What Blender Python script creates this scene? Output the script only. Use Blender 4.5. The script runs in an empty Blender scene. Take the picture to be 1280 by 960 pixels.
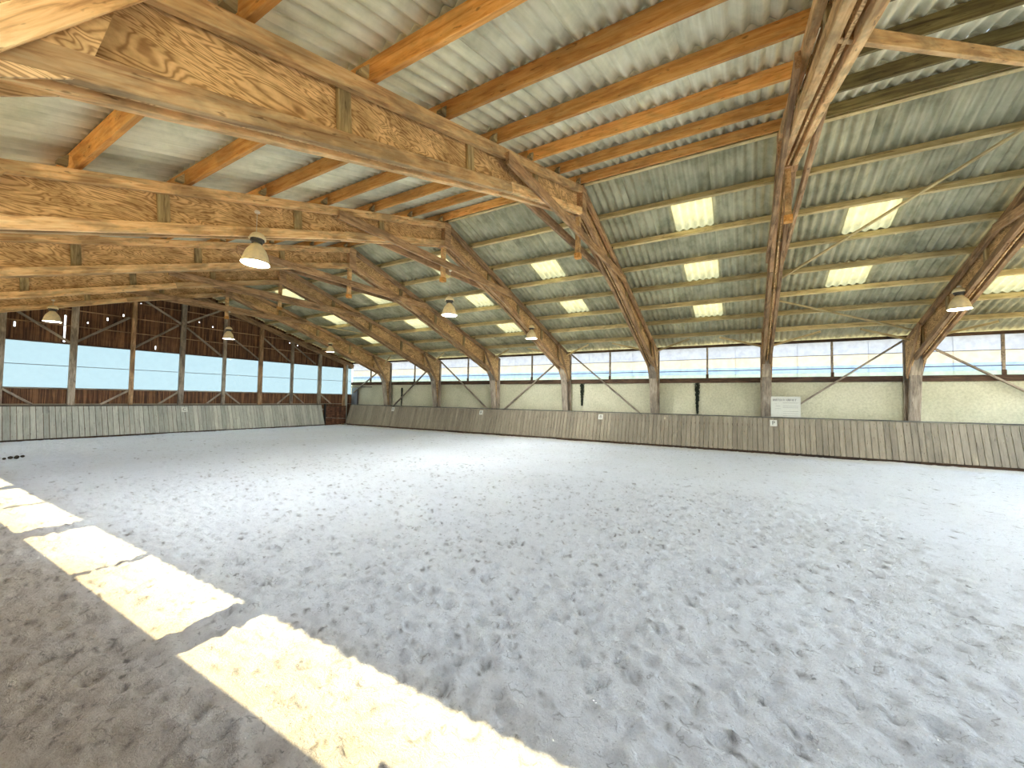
import bpy, math, random
import numpy as np
from mathutils import Matrix, Vector

# ------------------------------------------------------------------ camera, sky, sun, exposure
S = bpy.context.scene
COL = S.collection
CAM_YAW, CAM_PITCH, CAM_ROLL = math.radians(59.81), math.radians(2.18), math.radians(0.895)
cd = bpy.data.cameras.new('camera')
cam = bpy.data.objects.new('camera', cd); COL.objects.link(cam)
cd.sensor_width = 36.0; cd.lens = 36.0 * 500.4 / 1280.0; cd.clip_start = 0.05; cd.clip_end = 800
_F = Vector((math.sin(CAM_YAW)*math.cos(CAM_PITCH), math.cos(CAM_YAW)*math.cos(CAM_PITCH), math.sin(CAM_PITCH)))
_R = Vector((math.cos(CAM_YAW), -math.sin(CAM_YAW), 0)); _U = _R.cross(_F)
_R2 = _R*math.cos(CAM_ROLL) + _U*math.sin(CAM_ROLL); _U2 = -_R*math.sin(CAM_ROLL) + _U*math.cos(CAM_ROLL)
_m = Matrix.Identity(4)
for i in range(3):
    _m[i][0] = _R2[i]; _m[i][1] = _U2[i]; _m[i][2] = -_F[i]
_m[2][3] = 1.8
cam.matrix_world = _m
S.camera = cam

SUN_DIR = Vector((0.73, 0.05, -1.0)).normalized()
w = bpy.data.worlds.new('sky'); S.world = w; w.use_nodes = True
wn = w.node_tree; wn.nodes.clear()
wo = wn.nodes.new('ShaderNodeOutputWorld'); bg = wn.nodes.new('ShaderNodeBackground')
tcw = wn.nodes.new('ShaderNodeTexCoord'); sep = wn.nodes.new('ShaderNodeSeparateXYZ'); rw = wn.nodes.new('ShaderNodeValToRGB')
rw.color_ramp.elements[0].position = 0.0; rw.color_ramp.elements[0].color = (0.86, 0.95, 1.0, 1)     # hazy horizon
rw.color_ramp.elements[1].position = 0.9; rw.color_ramp.elements[1].color = (0.50, 0.70, 1.0, 1)     # deeper blue overhead
wn.links.new(tcw.outputs['Generated'], sep.inputs[0]); wn.links.new(sep.outputs['Z'], rw.inputs[0])
bg.inputs['Strength'].default_value = 0.30
wn.links.new(rw.outputs[0], bg.inputs[0]); wn.links.new(bg.outputs[0], wo.inputs[0])
sl = bpy.data.lights.new('sun', 'SUN'); sl.energy = 0.66; sl.angle = math.radians(0.35); sl.color = (1.0, 0.80, 0.42)
so = bpy.data.objects.new('sun', sl); COL.objects.link(so)
so.rotation_mode = 'QUATERNION'; so.rotation_quaternion = SUN_DIR.to_track_quat('-Z', 'Y'); so.location = (-20, 0, 30)

S.view_settings.view_transform = 'Standard'; S.view_settings.look = 'None'
S.view_settings.gamma = 1.0; S.view_settings.use_curve_mapping = False
S.view_settings.exposure = 4.40
S.cycles.max_bounces = 10; S.cycles.diffuse_bounces = 7; S.cycles.transparent_max_bounces = 16

random.seed(7)
rng = np.random.default_rng(7)

# ------------------------------------------------------------------ dimensions (metres)
XC, XR, XL = 8.97, 18.73, -0.80            # ridge, right wall, left wall
YG, YR = 24.0, -9.3                        # far gable, rear gable
FY = [24.28 - 4.167*k for k in range(9)]   # portal frames (k=0 is the gable itself)
SL = 0.30; ANG = math.atan(SL)
PD = [0.12 + 1.215*i for i in range(8)]    # purlin distances from the ridge
def pz(d): return 6.95 - SL*(d - 0.12)     # purlin underside
def rz(d): return 7.18 - SL*d              # sheet underside

# ------------------------------------------------------------------ materials
def mat(name):
    m = bpy.data.materials.new(name); m.use_nodes = True
    nt = m.node_tree; nt.nodes.clear()
    out = nt.nodes.new('ShaderNodeOutputMaterial'); b = nt.nodes.new('ShaderNodeBsdfPrincipled')
    nt.links.new(b.outputs[0], out.inputs[0])
    b.inputs['Roughness'].default_value = 0.85
    return m, nt, b
def node(nt, t, **k):
    n = nt.nodes.new(t)
    for a, v in k.items(): setattr(n, a, v)
    return n
def ramp(nt, fac, stops):
    r = node(nt, 'ShaderNodeValToRGB'); e = r.color_ramp.elements
    while len(e) < len(stops): e.new(0.5)
    for i, (p, c) in enumerate(stops):
        e[i].position = p; e[i].color = (c[0], c[1], c[2], 1)
    nt.links.new(fac, r.inputs[0]); return r.outputs[0]
def mix(nt, a, b, f, mode='MIX'):
    n = node(nt, 'ShaderNodeMix', data_type='RGBA', blend_type=mode)
    for s, v in ((n.inputs[6], a), (n.inputs[7], b), (n.inputs[0], f)):
        if hasattr(v, 'is_linked') or hasattr(v, 'links'): nt.links.new(v, s)
        elif isinstance(v, (int, float)): s.default_value = v
        else: s.default_value = (v[0], v[1], v[2], 1)
    return n.outputs[2]
def srgb(r, g, b):
    f = lambda c: (c/255/12.92) if c/255 <= 0.04045 else ((c/255+0.055)/1.055)**2.4
    return (f(r), f(g), f(b))
def coords(nt, scale, use='Object', rnd=40.0):
    tc = node(nt, 'ShaderNodeTexCoord'); oi = node(nt, 'ShaderNodeObjectInfo')
    mp = node(nt, 'ShaderNodeMapping'); mp.inputs['Scale'].default_value = scale
    mu = node(nt, 'ShaderNodeMath', operation='MULTIPLY'); mu.inputs[1].default_value = rnd
    nt.links.new(oi.outputs['Random'], mu.inputs[0])
    nt.links.new(mu.outputs[0], mp.inputs['Location'])
    nt.links.new(tc.outputs[use], mp.inputs['Vector'])
    return mp.outputs[0], oi.outputs['Random'], tc.outputs[use]
def noise(nt, vec, scale, detail=4, rough=0.55, dist=0.0):
    n = node(nt, 'ShaderNodeTexNoise'); n.inputs['Scale'].default_value = scale
    n.inputs['Detail'].default_value = detail; n.inputs['Roughness'].default_value = rough
    n.inputs['Distortion'].default_value = dist
    nt.links.new(vec, n.inputs['Vector']); return n.outputs[0]
def bump(nt, b, h, strength, dist=0.01):
    n = node(nt, 'ShaderNodeBump'); n.inputs['Strength'].default_value = strength
    n.inputs['Distance'].default_value = dist
    nt.links.new(h, n.inputs['Height']); nt.links.new(n.outputs[0], b.inputs['Normal'])

def timber(name, light, midc, dark, grain=1.0, vary=0.35, stain=0.5, vertical=False):
    m, nt, b = mat(name)
    v, rnd, _ = coords(nt, (6.5, 6.5, 0.25) if vertical else (0.9*grain, 11*grain, 11*grain))
    g = noise(nt, v, 2.2, 6, 0.6, 0.8)
    base = ramp(nt, g, [(0.28, dark), (0.46, midc), (0.62, light), (0.8, [min(1, c*1.12) for c in light])])
    v2, _, _ = coords(nt, (1.0, 2.6, 2.6))
    p = noise(nt, v2, 1.6, 4, 0.6, 0.4)
    pm = ramp(nt, p, [(0.38, (1-stain, 1-stain, 1-stain)), (0.56, (1, 1, 1))])
    c = mix(nt, base, pm, 0.9, 'MULTIPLY')
    v3, _, _ = coords(nt, (5, 22, 22))
    k = noise(nt, v3, 1.3, 2, 0.5)
    km = ramp(nt, k, [(0.26, (0.35, 0.28, 0.22)), (0.33, (1, 1, 1))])
    c = mix(nt, c, km, 0.8, 'MULTIPLY')
    r = node(nt, 'ShaderNodeMapRange'); r.inputs[3].default_value = 1-vary; r.inputs[4].default_value = 1+vary*0.4
    nt.links.new(rnd, r.inputs[0])
    cc = node(nt, 'ShaderNodeMix', data_type='RGBA', blend_type='MULTIPLY'); cc.inputs[0].default_value = 1
    nt.links.new(c, cc.inputs[6]); nt.links.new(r.outputs[0], cc.inputs[7])
    nt.links.new(cc.outputs[2], b.inputs['Base Color'])
    bump(nt, b, g, 0.35, 0.006)
    b.inputs['Roughness'].default_value = 0.8
    return m

M = {}
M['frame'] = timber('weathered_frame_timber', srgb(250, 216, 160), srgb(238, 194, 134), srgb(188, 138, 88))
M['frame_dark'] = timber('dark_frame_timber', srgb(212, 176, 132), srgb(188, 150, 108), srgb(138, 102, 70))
M['purlin_warm_lit'] = timber('warm_lit_purlin_timber', srgb(246, 190, 110), srgb(232, 166, 84), srgb(196, 124, 58), stain=0.3)  # purlins are one wood; warm light on it painted in as orange
M['purlin_cool_lit'] = timber('cool_lit_purlin_timber', srgb(240, 222, 168), srgb(224, 204, 148), srgb(182, 160, 110), stain=0.25)  # same wood, cooler light of the right slope painted in
M['purlin_dim_lit'] = timber('dim_lit_purlin_timber', srgb(158, 142, 88), srgb(132, 116, 66), srgb(86, 70, 40), stain=0.3)  # same wood, dimmer light in the rear bays painted in as olive
M['grey_wood'] = timber('grey_weathered_timber', srgb(196, 182, 160), srgb(172, 156, 134), srgb(124, 110, 92))
M['brown_beam'] = timber('dark_brown_sill_timber', srgb(112, 86, 62), srgb(90, 66, 46), srgb(58, 40, 28))
M['gable_board'] = timber('brown_gable_board', srgb(150, 108, 70), srgb(100, 66, 42), srgb(40, 26, 18), vary=0.1, stain=0.2, vertical=True)
M['kick'] = timber('taupe_kick_plank', srgb(162, 151, 129), srgb(153, 142, 120), srgb(126, 116, 96), vary=0.22, stain=0.12)
M['kick_grey'] = timber('silver_grey_kick_plank', srgb(200, 200, 186), srgb(190, 190, 176), srgb(162, 162, 150), vary=0.26, stain=0.15)
M['stiff'] = timber('weathered_stiffener', srgb(196, 176, 128), srgb(172, 150, 104), srgb(124, 104, 70))
M['kick_cap'] = timber('grey_cap_rail', srgb(128, 126, 112), srgb(108, 104, 92), srgb(80, 76, 66))
M['gate_wood'] = timber('rusty_brown_gate_wood', srgb(140, 96, 66), srgb(112, 72, 48), srgb(70, 44, 30))

def plywood():
    m, nt, b = mat('rotary_cut_plywood')
    v, rnd, raw = coords(nt, (0.55, 1.0, 2.4))
    n = noise(nt, v, 1.5, 3, 0.5, 0.9)
    mu = node(nt, 'ShaderNodeMath', operation='MULTIPLY'); mu.inputs[1].default_value = 120
    nt.links.new(n, mu.inputs[0])
    si = node(nt, 'ShaderNodeMath', operation='SINE'); nt.links.new(mu.outputs[0], si.inputs[0])
    mr = node(nt, 'ShaderNodeMapRange'); mr.inputs[1].default_value = -1; nt.links.new(si.outputs[0], mr.inputs[0])
    base = ramp(nt, mr.outputs[0], [(0.0, srgb(176, 138, 90)), (0.4, srgb(224, 186, 132)), (1.0, srgb(240, 206, 150))])
    v2, _, _ = coords(nt, (1, 1, 1.6))
    p = noise(nt, v2, 2.6, 5, 0.65, 0.3)
    pm = ramp(nt, p, [(0.36, (0.55, 0.5, 0.42)), (0.6, (1, 1, 1))])
    c = mix(nt, base, pm, 0.9, 'MULTIPLY')
    nt.links.new(c, b.inputs['Base Color']); bump(nt, b, mr.outputs[0], 0.2, 0.003)
    return m
M['ply'] = plywood()

def fibrocement(name, a, bcol, c3):
    m, nt, b = mat(name)
    v, rnd, raw = coords(nt, (1.6, 1.6, 1.6))
    n = noise(nt, v, 1.6, 5, 0.6, 0.2)
    v2, _, _ = coords(nt, (0.5, 14, 1))
    st = noise(nt, v2, 1.5, 3, 0.6)
    base = ramp(nt, n, [(0.3, c3), (0.5, bcol), (0.72, a)])
    sm = ramp(nt, st, [(0.3, (0.8, 0.8, 0.76)), (0.62, (1, 1, 1))])
    c = mix(nt, base, sm, 0.85, 'MULTIPLY')
    r = node(nt, 'ShaderNodeMapRange'); r.inputs[3].default_value = 0.8; r.inputs[4].default_value = 1.1
    nt.links.new(rnd, r.inputs[0])
    cc = node(nt, 'ShaderNodeMix', data_type='RGBA', blend_type='MULTIPLY'); cc.inputs[0].default_value = 1
    nt.links.new(c, cc.inputs[6]); nt.links.new(r.outputs[0], cc.inputs[7])
    nt.links.new(cc.outputs[2], b.inputs['Base Color']); bump(nt, b, n, 0.15, 0.004)
    b.inputs['Roughness'].default_value = 0.7
    return m
M['sheet_l'] = fibrocement('lit_fibre_cement', srgb(244, 241, 214), srgb(230, 227, 198), srgb(204, 203, 172))  # bounce light on the near slope painted in as paler cement
M['sheet_r'] = fibrocement('shaded_fibre_cement', srgb(212, 210, 178), srgb(190, 189, 158), srgb(154, 155, 126))  # same cement, weaker light on the right slope painted in darker

def translucent(name, col, trans=0.25, spec=0.0, noise_amt=0.15):
    m = bpy.data.materials.new(name); m.use_nodes = True; nt = m.node_tree; nt.nodes.clear()
    out = node(nt, 'ShaderNodeOutputMaterial'); t = node(nt, 'ShaderNodeBsdfTranslucent')
    tr = node(nt, 'ShaderNodeBsdfTransparent'); d = node(nt, 'ShaderNodeBsdfDiffuse')
    v, rnd, raw = coords(nt, (2, 2, 2)); n = noise(nt, v, 2.5, 4, 0.6)
    c = ramp(nt, n, [(0.35, [k*(1-noise_amt) for k in col]), (0.6, col)])
    nt.links.new(c, t.inputs[0]); nt.links.new(c, d.inputs[0]); tr.inputs[0].default_value = (*col, 1)
    m1 = node(nt, 'ShaderNodeMixShader'); m1.inputs[0].default_value = trans
    nt.links.new(t.outputs[0], m1.inputs[1]); nt.links.new(tr.outputs[0], m1.inputs[2])
    m2 = node(nt, 'ShaderNodeMixShader'); m2.inputs[0].default_value = 0.12
    nt.links.new(m1.outputs[0], m2.inputs[1]); nt.links.new(d.outputs[0], m2.inputs[2])
    nt.links.new(m2.outputs[0], out.inputs[0]); return m
M['skylight'] = translucent('yellowed_polyester_sheet', (0.60, 0.55, 0.38), 0.05)
M['pane_top'] = translucent('pale_window_sheet', (0.55, 0.565, 0.60), 0.35)
M['pane_mid'] = translucent('cream_window_sheet', (0.66, 0.62, 0.54), 0.25)
M['pane_low'] = translucent('mint_window_sheet', (0.56, 0.60, 0.53), 0.25)
M['pane_blue'] = translucent('blue_window_sheet', (0.49, 0.57, 0.66), 0.25)
M['pane_gable'] = translucent('pale_blue_window_sheet', (0.40, 0.46, 0.475), 0.75, noise_amt=0.04)

def plain(name, col, rough=0.7, metal=0.0, nz=0.15, scale=6):
    m, nt, b = mat(name)
    v, rnd, _ = coords(nt, (1, 1, 1)); n = noise(nt, v, scale, 5, 0.6)
    c = ramp(nt, n, [(0.3, [k*(1-nz) for k in col]), (0.65, col)])
    nt.links.new(c, b.inputs['Base Color']); b.inputs['Roughness'].default_value = rough
    b.inputs['Metallic'].default_value = metal
    if nz: bump(nt, b, n, 0.1, 0.003)
    return m
M['bar'] = plain('grey_brown_metal_bar', srgb(96, 88, 84), 0.6)
M['lamp_shell'] = plain('cream_enamel', srgb(250, 234, 190), 0.4, nz=0.2, scale=14)
M['lamp_dark'] = plain('dark_ballast_housing', srgb(70, 68, 60), 0.5)
M['lamp_white'] = plain('white_inner_reflector', srgb(240, 238, 220), 0.4, nz=0.03)
M['porcelain'] = plain('white_porcelain', srgb(225, 218, 200), 0.35, nz=0.03)
M['plate'] = plain('white_plate', srgb(222, 222, 208), 0.6, nz=0.08, scale=20)
M['ink'] = plain('faded_grey_ink', srgb(128, 126, 112), 0.8, nz=0.1)
M['ink_dark'] = plain('dark_letter_paint', srgb(88, 84, 76), 0.8, nz=0.1)
M['galv'] = plain('galvanised_sheet', srgb(168, 176, 180), 0.5, 0.4, nz=0.3, scale=3)
M['pale_post'] = plain('pale_painted_post', srgb(196, 196, 180), 0.7)
M['dung'] = plain('dark_horse_droppings', srgb(62, 52, 38), 0.95, nz=0.4, scale=30)
M['ivy'] = plain('dark_green_ivy', srgb(34, 44, 22), 0.8, nz=0.5, scale=30)
M['black'] = plain('black_painted_post', srgb(34, 32, 30), 0.7)
M['roof_lamp_cord'] = plain('grey_cord', srgb(190, 184, 164), 0.7, nz=0)
def bulb():
    m, nt, b = mat('lit_bulb'); b.inputs['Base Color'].default_value = (1, 1, 1, 1)
    b.inputs['Emission Color'].default_value = (1, 0.93, 0.8, 1); b.inputs['Emission Strength'].default_value = 1.0
    return m
M['bulb'] = bulb()
def stucco():
    m, nt, b = mat('cream_roughcast')
    v, rnd, raw = coords(nt, (1, 1, 1), rnd=0)
    n = noise(nt, v, 14, 6, 0.7); l = noise(nt, v, 0.7, 4, 0.6)
    c = ramp(nt, n, [(0.3, srgb(198, 194, 160)), (0.6, srgb(226, 222, 192))])
    lm = ramp(nt, l, [(0.35, (0.82, 0.83, 0.78)), (0.6, (1, 1, 1))])
    c = mix(nt, c, lm, 0.9, 'MULTIPLY')
    nt.links.new(c, b.inputs['Base Color']); bump(nt, b, n, 0.6, 0.012); b.inputs['Roughness'].default_value = 0.95
    return m
M['stucco'] = stucco()
def sand():
    m, nt, b = mat('grey_arena_sand')
    v, rnd, raw = coords(nt, (1, 1, 1), rnd=0)
    f = noise(nt, v, 70, 4, 0.75); l = noise(nt, v, 0.35, 4, 0.6); mid = noise(nt, v, 11, 6, 0.7)
    c = ramp(nt, f, [(0.3, srgb(218, 225, 232)), (0.65, srgb(235, 241, 248))])
    lm = ramp(nt, l, [(0.35, (0.93, 0.92, 0.90)), (0.65, (1, 1, 1))])
    c = mix(nt, c, lm, 0.8, 'MULTIPLY')
    at = node(nt, 'ShaderNodeAttribute'); at.attribute_name = 'print_shade'      # small shadows inside the prints, painted dark
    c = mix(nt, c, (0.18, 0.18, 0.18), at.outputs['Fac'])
    sp = noise(nt, v, 26, 3, 0.6); sm = ramp(nt, sp, [(0.25, (0.5, 0.5, 0.5)), (0.31, (1, 1, 1))])
    c = mix(nt, c, sm, 0.8, 'MULTIPLY')
    vw, _, _ = coords(nt, (1, 1, 1), rnd=0)
    def shadow_line(scale, width, dark, mscale, mthr, c, dist):  # fine shadows of the prints, painted as thin dark lines
        n_ = noise(nt, v, scale, 3, 0.55, dist)
        ln = ramp(nt, n_, [(0.5-width, (1, 1, 1)), (0.5-width*0.3, (dark, dark, dark)), (0.5+width*0.1, (dark, dark, dark)), (0.5+width, (1, 1, 1))])
        ms = ramp(nt, noise(nt, v, mscale, 2, 0.5), [(mthr, (0, 0, 0)), (mthr+0.06, (1, 1, 1))])
        cm = mix(nt, c, ln, 1.0, 'MULTIPLY'); return mix(nt, c, cm, ms)
    c = shadow_line(3.6, 0.010, 0.60, 5.3, 0.55, c, 0.0)
    c = shadow_line(6.5, 0.014, 0.66, 8.1, 0.56, c, 0.0)
    s4 = ramp(nt, noise(nt, v, 42, 3, 0.7), [(0.31, (0.6, 0.6, 0.6)), (0.37, (1, 1, 1))]); c = mix(nt, c, s4, 0.85, 'MULTIPLY')
    s2 = ramp(nt, noise(nt, v, 8.5, 3, 0.65), [(0.30, (0.42, 0.42, 0.42)), (0.36, (1, 1, 1))])
    s3 = ramp(nt, noise(nt, v, 0.22, 2, 0.5), [(0.42, (0.25, 0.25, 0.25)), (0.58, (1, 1, 1))])
    cm = mix(nt, c, s2, 1.0, 'MULTIPLY'); c = mix(nt, c, cm, s3)
    # left: shade by the wall painted brown; right: warmer trodden sand
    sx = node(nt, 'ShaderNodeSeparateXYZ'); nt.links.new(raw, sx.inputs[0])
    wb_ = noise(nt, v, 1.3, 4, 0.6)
    def track_shade(x0, x1, col, c):
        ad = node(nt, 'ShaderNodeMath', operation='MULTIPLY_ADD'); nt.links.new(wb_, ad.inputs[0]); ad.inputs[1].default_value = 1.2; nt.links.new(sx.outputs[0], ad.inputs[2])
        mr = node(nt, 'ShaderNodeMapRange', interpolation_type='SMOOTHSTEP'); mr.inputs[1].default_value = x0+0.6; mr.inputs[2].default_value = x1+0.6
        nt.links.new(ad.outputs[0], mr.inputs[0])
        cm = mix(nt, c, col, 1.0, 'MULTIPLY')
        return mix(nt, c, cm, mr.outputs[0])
    c = track_shade(2.4, 0.7, (0.56, 0.47, 0.37), c)
    c = track_shade(15.6, 17.0, (0.94, 0.88, 0.77), c)
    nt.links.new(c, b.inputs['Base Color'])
    ad = node(nt, 'ShaderNodeMath', operation='ADD'); sc = node(nt, 'ShaderNodeMath', operation='MULTIPLY'); sc.inputs[1].default_value = 3.0
    nt.links.new(mid, sc.inputs[0]); nt.links.new(sc.outputs[0], ad.inputs[0]); nt.links.new(f, ad.inputs[1])
    bump(nt, b, ad.outputs[0], 0.9, 0.021); b.inputs['Roughness'].default_value = 0.95
    b.inputs['Specular IOR Level'].default_value = 0.2
    return m
M['sand'] = sand()
M['yard'] = plain('sandy_gravel_yard', srgb(206, 186, 146), 0.95, nz=0.2, scale=1.5)

# ------------------------------------------------------------------ builders
def mesh_obj(name, verts, faces, m, parent=None, mw=None, kind=None, label=None):
    me = bpy.data.meshes.new(name); me.from_pydata([tuple(v) for v in verts], [], faces); me.update()
    if m: me.materials.append(m)
    return link(name, me, parent, mw, kind, label)
def link(name, me, parent=None, mw=None, kind=None, label=None):
    o = bpy.data.objects.new(name, me); COL.objects.link(o)
    mw = mw or Matrix.Identity(4)
    if parent:
        o.parent = parent
        o.matrix_local = WINV[parent.name] @ mw
    else: o.matrix_local = mw
    WINV[o.name] = mw.inverted()
    if kind: o['kind'] = kind
    if label: o['label'] = label
    return o
WINV = {}
def empty(name, loc=(0, 0, 0), label=None, cat=None, group=None, kind=None):
    o = bpy.data.objects.new(name, None); COL.objects.link(o); o.location = loc
    o.empty_display_size = 0.2
    WINV[o.name] = Matrix.Translation(loc).inverted()
    if kind: o['kind'] = kind
    if label: o['label'] = label
    if cat: o['category'] = cat
    if group: o['group'] = group
    return o
BF = [(0,1,3,2), (4,6,7,5), (0,4,5,1), (2,3,7,6), (0,2,6,4), (1,5,7,3)]
def boxv(x0, x1, y0, y1, z0, z1):
    return [(x, y, z) for x in (x0, x1) for y in (y0, y1) for z in (z0, z1)]
def boxmesh(L, W, H, bev=0.006):
    # chamfered bar, local X along the length
    b = min(bev, W*0.2, H*0.2)
    sec = [(-W/2+b, -H/2), (W/2-b, -H/2), (W/2, -H/2+b), (W/2, H/2-b), (W/2-b, H/2), (-W/2+b, H/2), (-W/2, H/2-b), (-W/2, -H/2+b)]
    v = [(-L/2, y, z) for y, z in sec] + [(L/2, y, z) for y, z in sec]
    f = [(i, (i+1) % 8, 8+(i+1) % 8, 8+i) for i in range(8)] + [tuple(range(7, -1, -1)), tuple(range(8, 16))]
    return v, f
def frame_mat(p, q, up=(0, 0, 1)):
    p, q = Vector(p), Vector(q); x = (q-p).normalized(); u = Vector(up)
    y = u.cross(x).normalized(); z = x.cross(y)
    m = Matrix.Identity(4)
    for i in range(3):
        m[i][0] = x[i]; m[i][1] = y[i]; m[i][2] = z[i]; m[i][3] = (p[i]+q[i])/2
    return m, (q-p).length
def beam(name, p, q, W, H, m, parent=None, up=(0, 0, 1), **k):
    mw, L = frame_mat(p, q, up)
    v, f = boxmesh(L, W, H)
    return mesh_obj(name, v, f, m, parent, mw, **k)
def plate(name, pts, y, t, m, parent=None, **k):
    # polygon in the x-z plane, thickness t around y
    n = len(pts); cx = sum(p[0] for p in pts)/n; cz = sum(p[1] for p in pts)/n
    v = [(p[0]-cx, -t/2, p[1]-cz) for p in pts] + [(p[0]-cx, t/2, p[1]-cz) for p in pts]
    f = [tuple(range(n)), tuple(range(2*n-1, n-1, -1))] + [(i, n+i, n+(i+1) % n, (i+1) % n) for i in range(n)]
    return mesh_obj(name, v, f, m, parent, Matrix.Translation((cx, y, cz)), **k)
def fixn(o):
    import bmesh
    bm = bmesh.new(); bm.from_mesh(o.data); bmesh.ops.recalc_face_normals(bm, faces=bm.faces); bm.to_mesh(o.data); bm.free()
def lathe(prof, seg=24):
    v = []; f = []
    for r, z in prof:
        for i in range(seg):
            a = 2*math.pi*i/seg; v.append((r*math.cos(a), r*math.sin(a), z))
    for j in range(len(prof)-1):
        for i in range(seg):
            f.append((j*seg+i, j*seg+(i+1) % seg, (j+1)*seg+(i+1) % seg, (j+1)*seg+i))
    return v, f

# ------------------------------------------------------------------ floor: raked sand full of hoof prints
def build_floor():
    def axis(a, b, c, s0, g):
        xs = [c]; x = c
        while x < b: x += s0 + g*abs(x-c); xs.append(x)
        xs[-1] = b; x = c; lo = []
        while x > a: x -= s0 + g*abs(x-c); lo.append(x)
        if lo: lo[-1] = a
        return np.array(lo[::-1] + xs)
    X = axis(-0.9, 18.75, 1.5, 0.026, 0.0052); Y = axis(-9.4, 24.05, 1.5, 0.026, 0.0068)
    gx, gy = np.meshgrid(X, Y); Z = np.zeros_like(gx); D = np.zeros_like(gx)
    def vnoise(sc, seed):
        r = np.random.default_rng(seed); n = int(60*sc)+4; g = r.standard_normal((n, n))
        u = (gx+1)/20*(n-4)*0.5; v = (gy+10)/36*(n-4); i = np.floor(u).astype(int) % (n-1); j = np.floor(v).astype(int) % (n-1)
        fu = u-np.floor(u); fv = v-np.floor(v); fu = fu*fu*(3-2*fu); fv = fv*fv*(3-2*fv)
        return (g[j, i]*(1-fu)+g[j, i+1]*fu)*(1-fv)+(g[j+1, i]*(1-fu)+g[j+1, i+1]*fu)*fv
    Z += 0.010*vnoise(0.5, 1) + 0.003*vnoise(2, 2) + 0.002*vnoise(6, 3)
    N = 26000
    px = rng.uniform(-0.8, 18.6, N); py = rng.uniform(-6, 23.8, N)
    near = rng.uniform(size=N) < 0.45
    px[near] = rng.uniform(-0.6, 9, near.sum()); py[near] = rng.uniform(-2, 11, near.sum())
    ang = rng.uniform(0, 2*np.pi, N); dep = rng.uniform(0.007, 0.026, N)*np.where(rng.uniform(size=N) < 0.12, 1.5, 1.0); R = rng.uniform(0.035, 0.07, N)
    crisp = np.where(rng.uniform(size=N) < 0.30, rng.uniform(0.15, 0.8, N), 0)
    for k in range(N):
        r = R[k]*2.2
        i0, i1 = np.searchsorted(X, (px[k]-r, px[k]+r)); j0, j1 = np.searchsorted(Y, (py[k]-r, py[k]+r))
        if i1-i0 < 2 or j1-j0 < 2: continue
        dx = gx[j0:j1, i0:i1]-px[k]; dy = gy[j0:j1, i0:i1]-py[k]
        c, s = math.cos(ang[k]), math.sin(ang[k]); a = dx*c+dy*s; b = -dx*s+dy*c
        q = np.sqrt(a*a*0.8+b*b*1.2)/R[k]
        hole = -np.exp(-(q*1.15)**4)*(0.7+0.5*a/R[k])
        rim = 0.55*np.exp(-((q-1.35)/0.28)**2)*(0.6-0.5*a/R[k]/1.3)
        Z[j0:j1, i0:i1] += dep[k]*(hole+rim)
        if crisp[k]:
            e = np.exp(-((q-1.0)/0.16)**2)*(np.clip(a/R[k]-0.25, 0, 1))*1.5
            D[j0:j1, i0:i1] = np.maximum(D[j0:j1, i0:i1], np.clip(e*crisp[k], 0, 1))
    # trodden track sinks beside the kickboards
    tr = np.clip((gx-16.9)/0.8, 0, 1); tr = tr*tr*(3-2*tr)
    tg = np.clip((gy-22.75)/0.5, 0, 1); tg = tg*tg*(3-2*tg)
    Z = Z*(1-0.6*np.maximum(tr, tg)) - 0.13*tr - 0.27*tg*(1-0.5*tr)*(gx < 17.5)
    Z = np.clip(Z, -0.3, 0.06)
    nx, ny = len(X), len(Y)
    V = np.stack([gx, gy, Z], -1).reshape(-1, 3)
    idx = np.arange(nx*ny).reshape(ny, nx)
    Fq = np.stack([idx[:-1, :-1], idx[:-1, 1:], idx[1:, 1:], idx[1:, :-1]], -1).reshape(-1, 4)
    me = bpy.data.meshes.new('floor'); me.vertices.add(len(V)); me.vertices.foreach_set('co', V.ravel())
    me.loops.add(Fq.size); me.loops.foreach_set('vertex_index', Fq.ravel())
    me.polygons.add(len(Fq)); me.polygons.foreach_set('loop_start', np.arange(0, Fq.size, 4))
    me.polygons.foreach_set('use_smooth', np.ones(len(Fq), bool))
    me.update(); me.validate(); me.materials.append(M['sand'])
    da = me.attributes.new('print_shade', 'FLOAT', 'POINT'); da.data.foreach_set('value', D.ravel().astype(np.float32))
    o = link('floor', me, kind='structure'); o['label'] = 'pale grey arena sand covered in hoof prints'
    return X, Y, Z
build_floor()
o = mesh_obj('yard_ground', [(-150, -150, -0.32), (150, -150, -0.32), (150, 170, -0.32), (-150, 170, -0.32)], [(0, 1, 2, 3)], M['yard'], kind='structure', label='pale sandy ground outside the hall')

# ------------------------------------------------------------------ roof: corrugated sheets and purlins
def sheet_mesh(name, m, L=1.30, W=0.95, n=5, seg=8, amp=0.031, th=0.007):
    cols = n*seg+1; v = []; f = []
    for s in (0, 1):
        for i in range(cols):
            y = -W/2+W*i/(cols-1); z = amp*math.cos(2*math.pi*n*i/(cols-1)) + s*th
            v += [(-L/2, y, z), (L/2, y, z)]
    B = 2*cols
    for i in range(cols-1):
        a = 2*i; f.append((a, a+1, a+3, a+2)); f.append((B+a, B+a+2, B+a+3, B+a+1))
        f.append((a, a+2, B+a+2, B+a)); f.append((a+1, B+a+1, B+a+3, a+3))
    f.append((0, B, B+1, 1)); e = 2*(cols-1); f.append((e, e+1, B+e+1, B+e))
    me = bpy.data.meshes.new(name); me.from_pydata(v, [], f); me.materials.append(m)
    for p in me.polygons: p.use_smooth = True
    me.update(); return me
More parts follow.
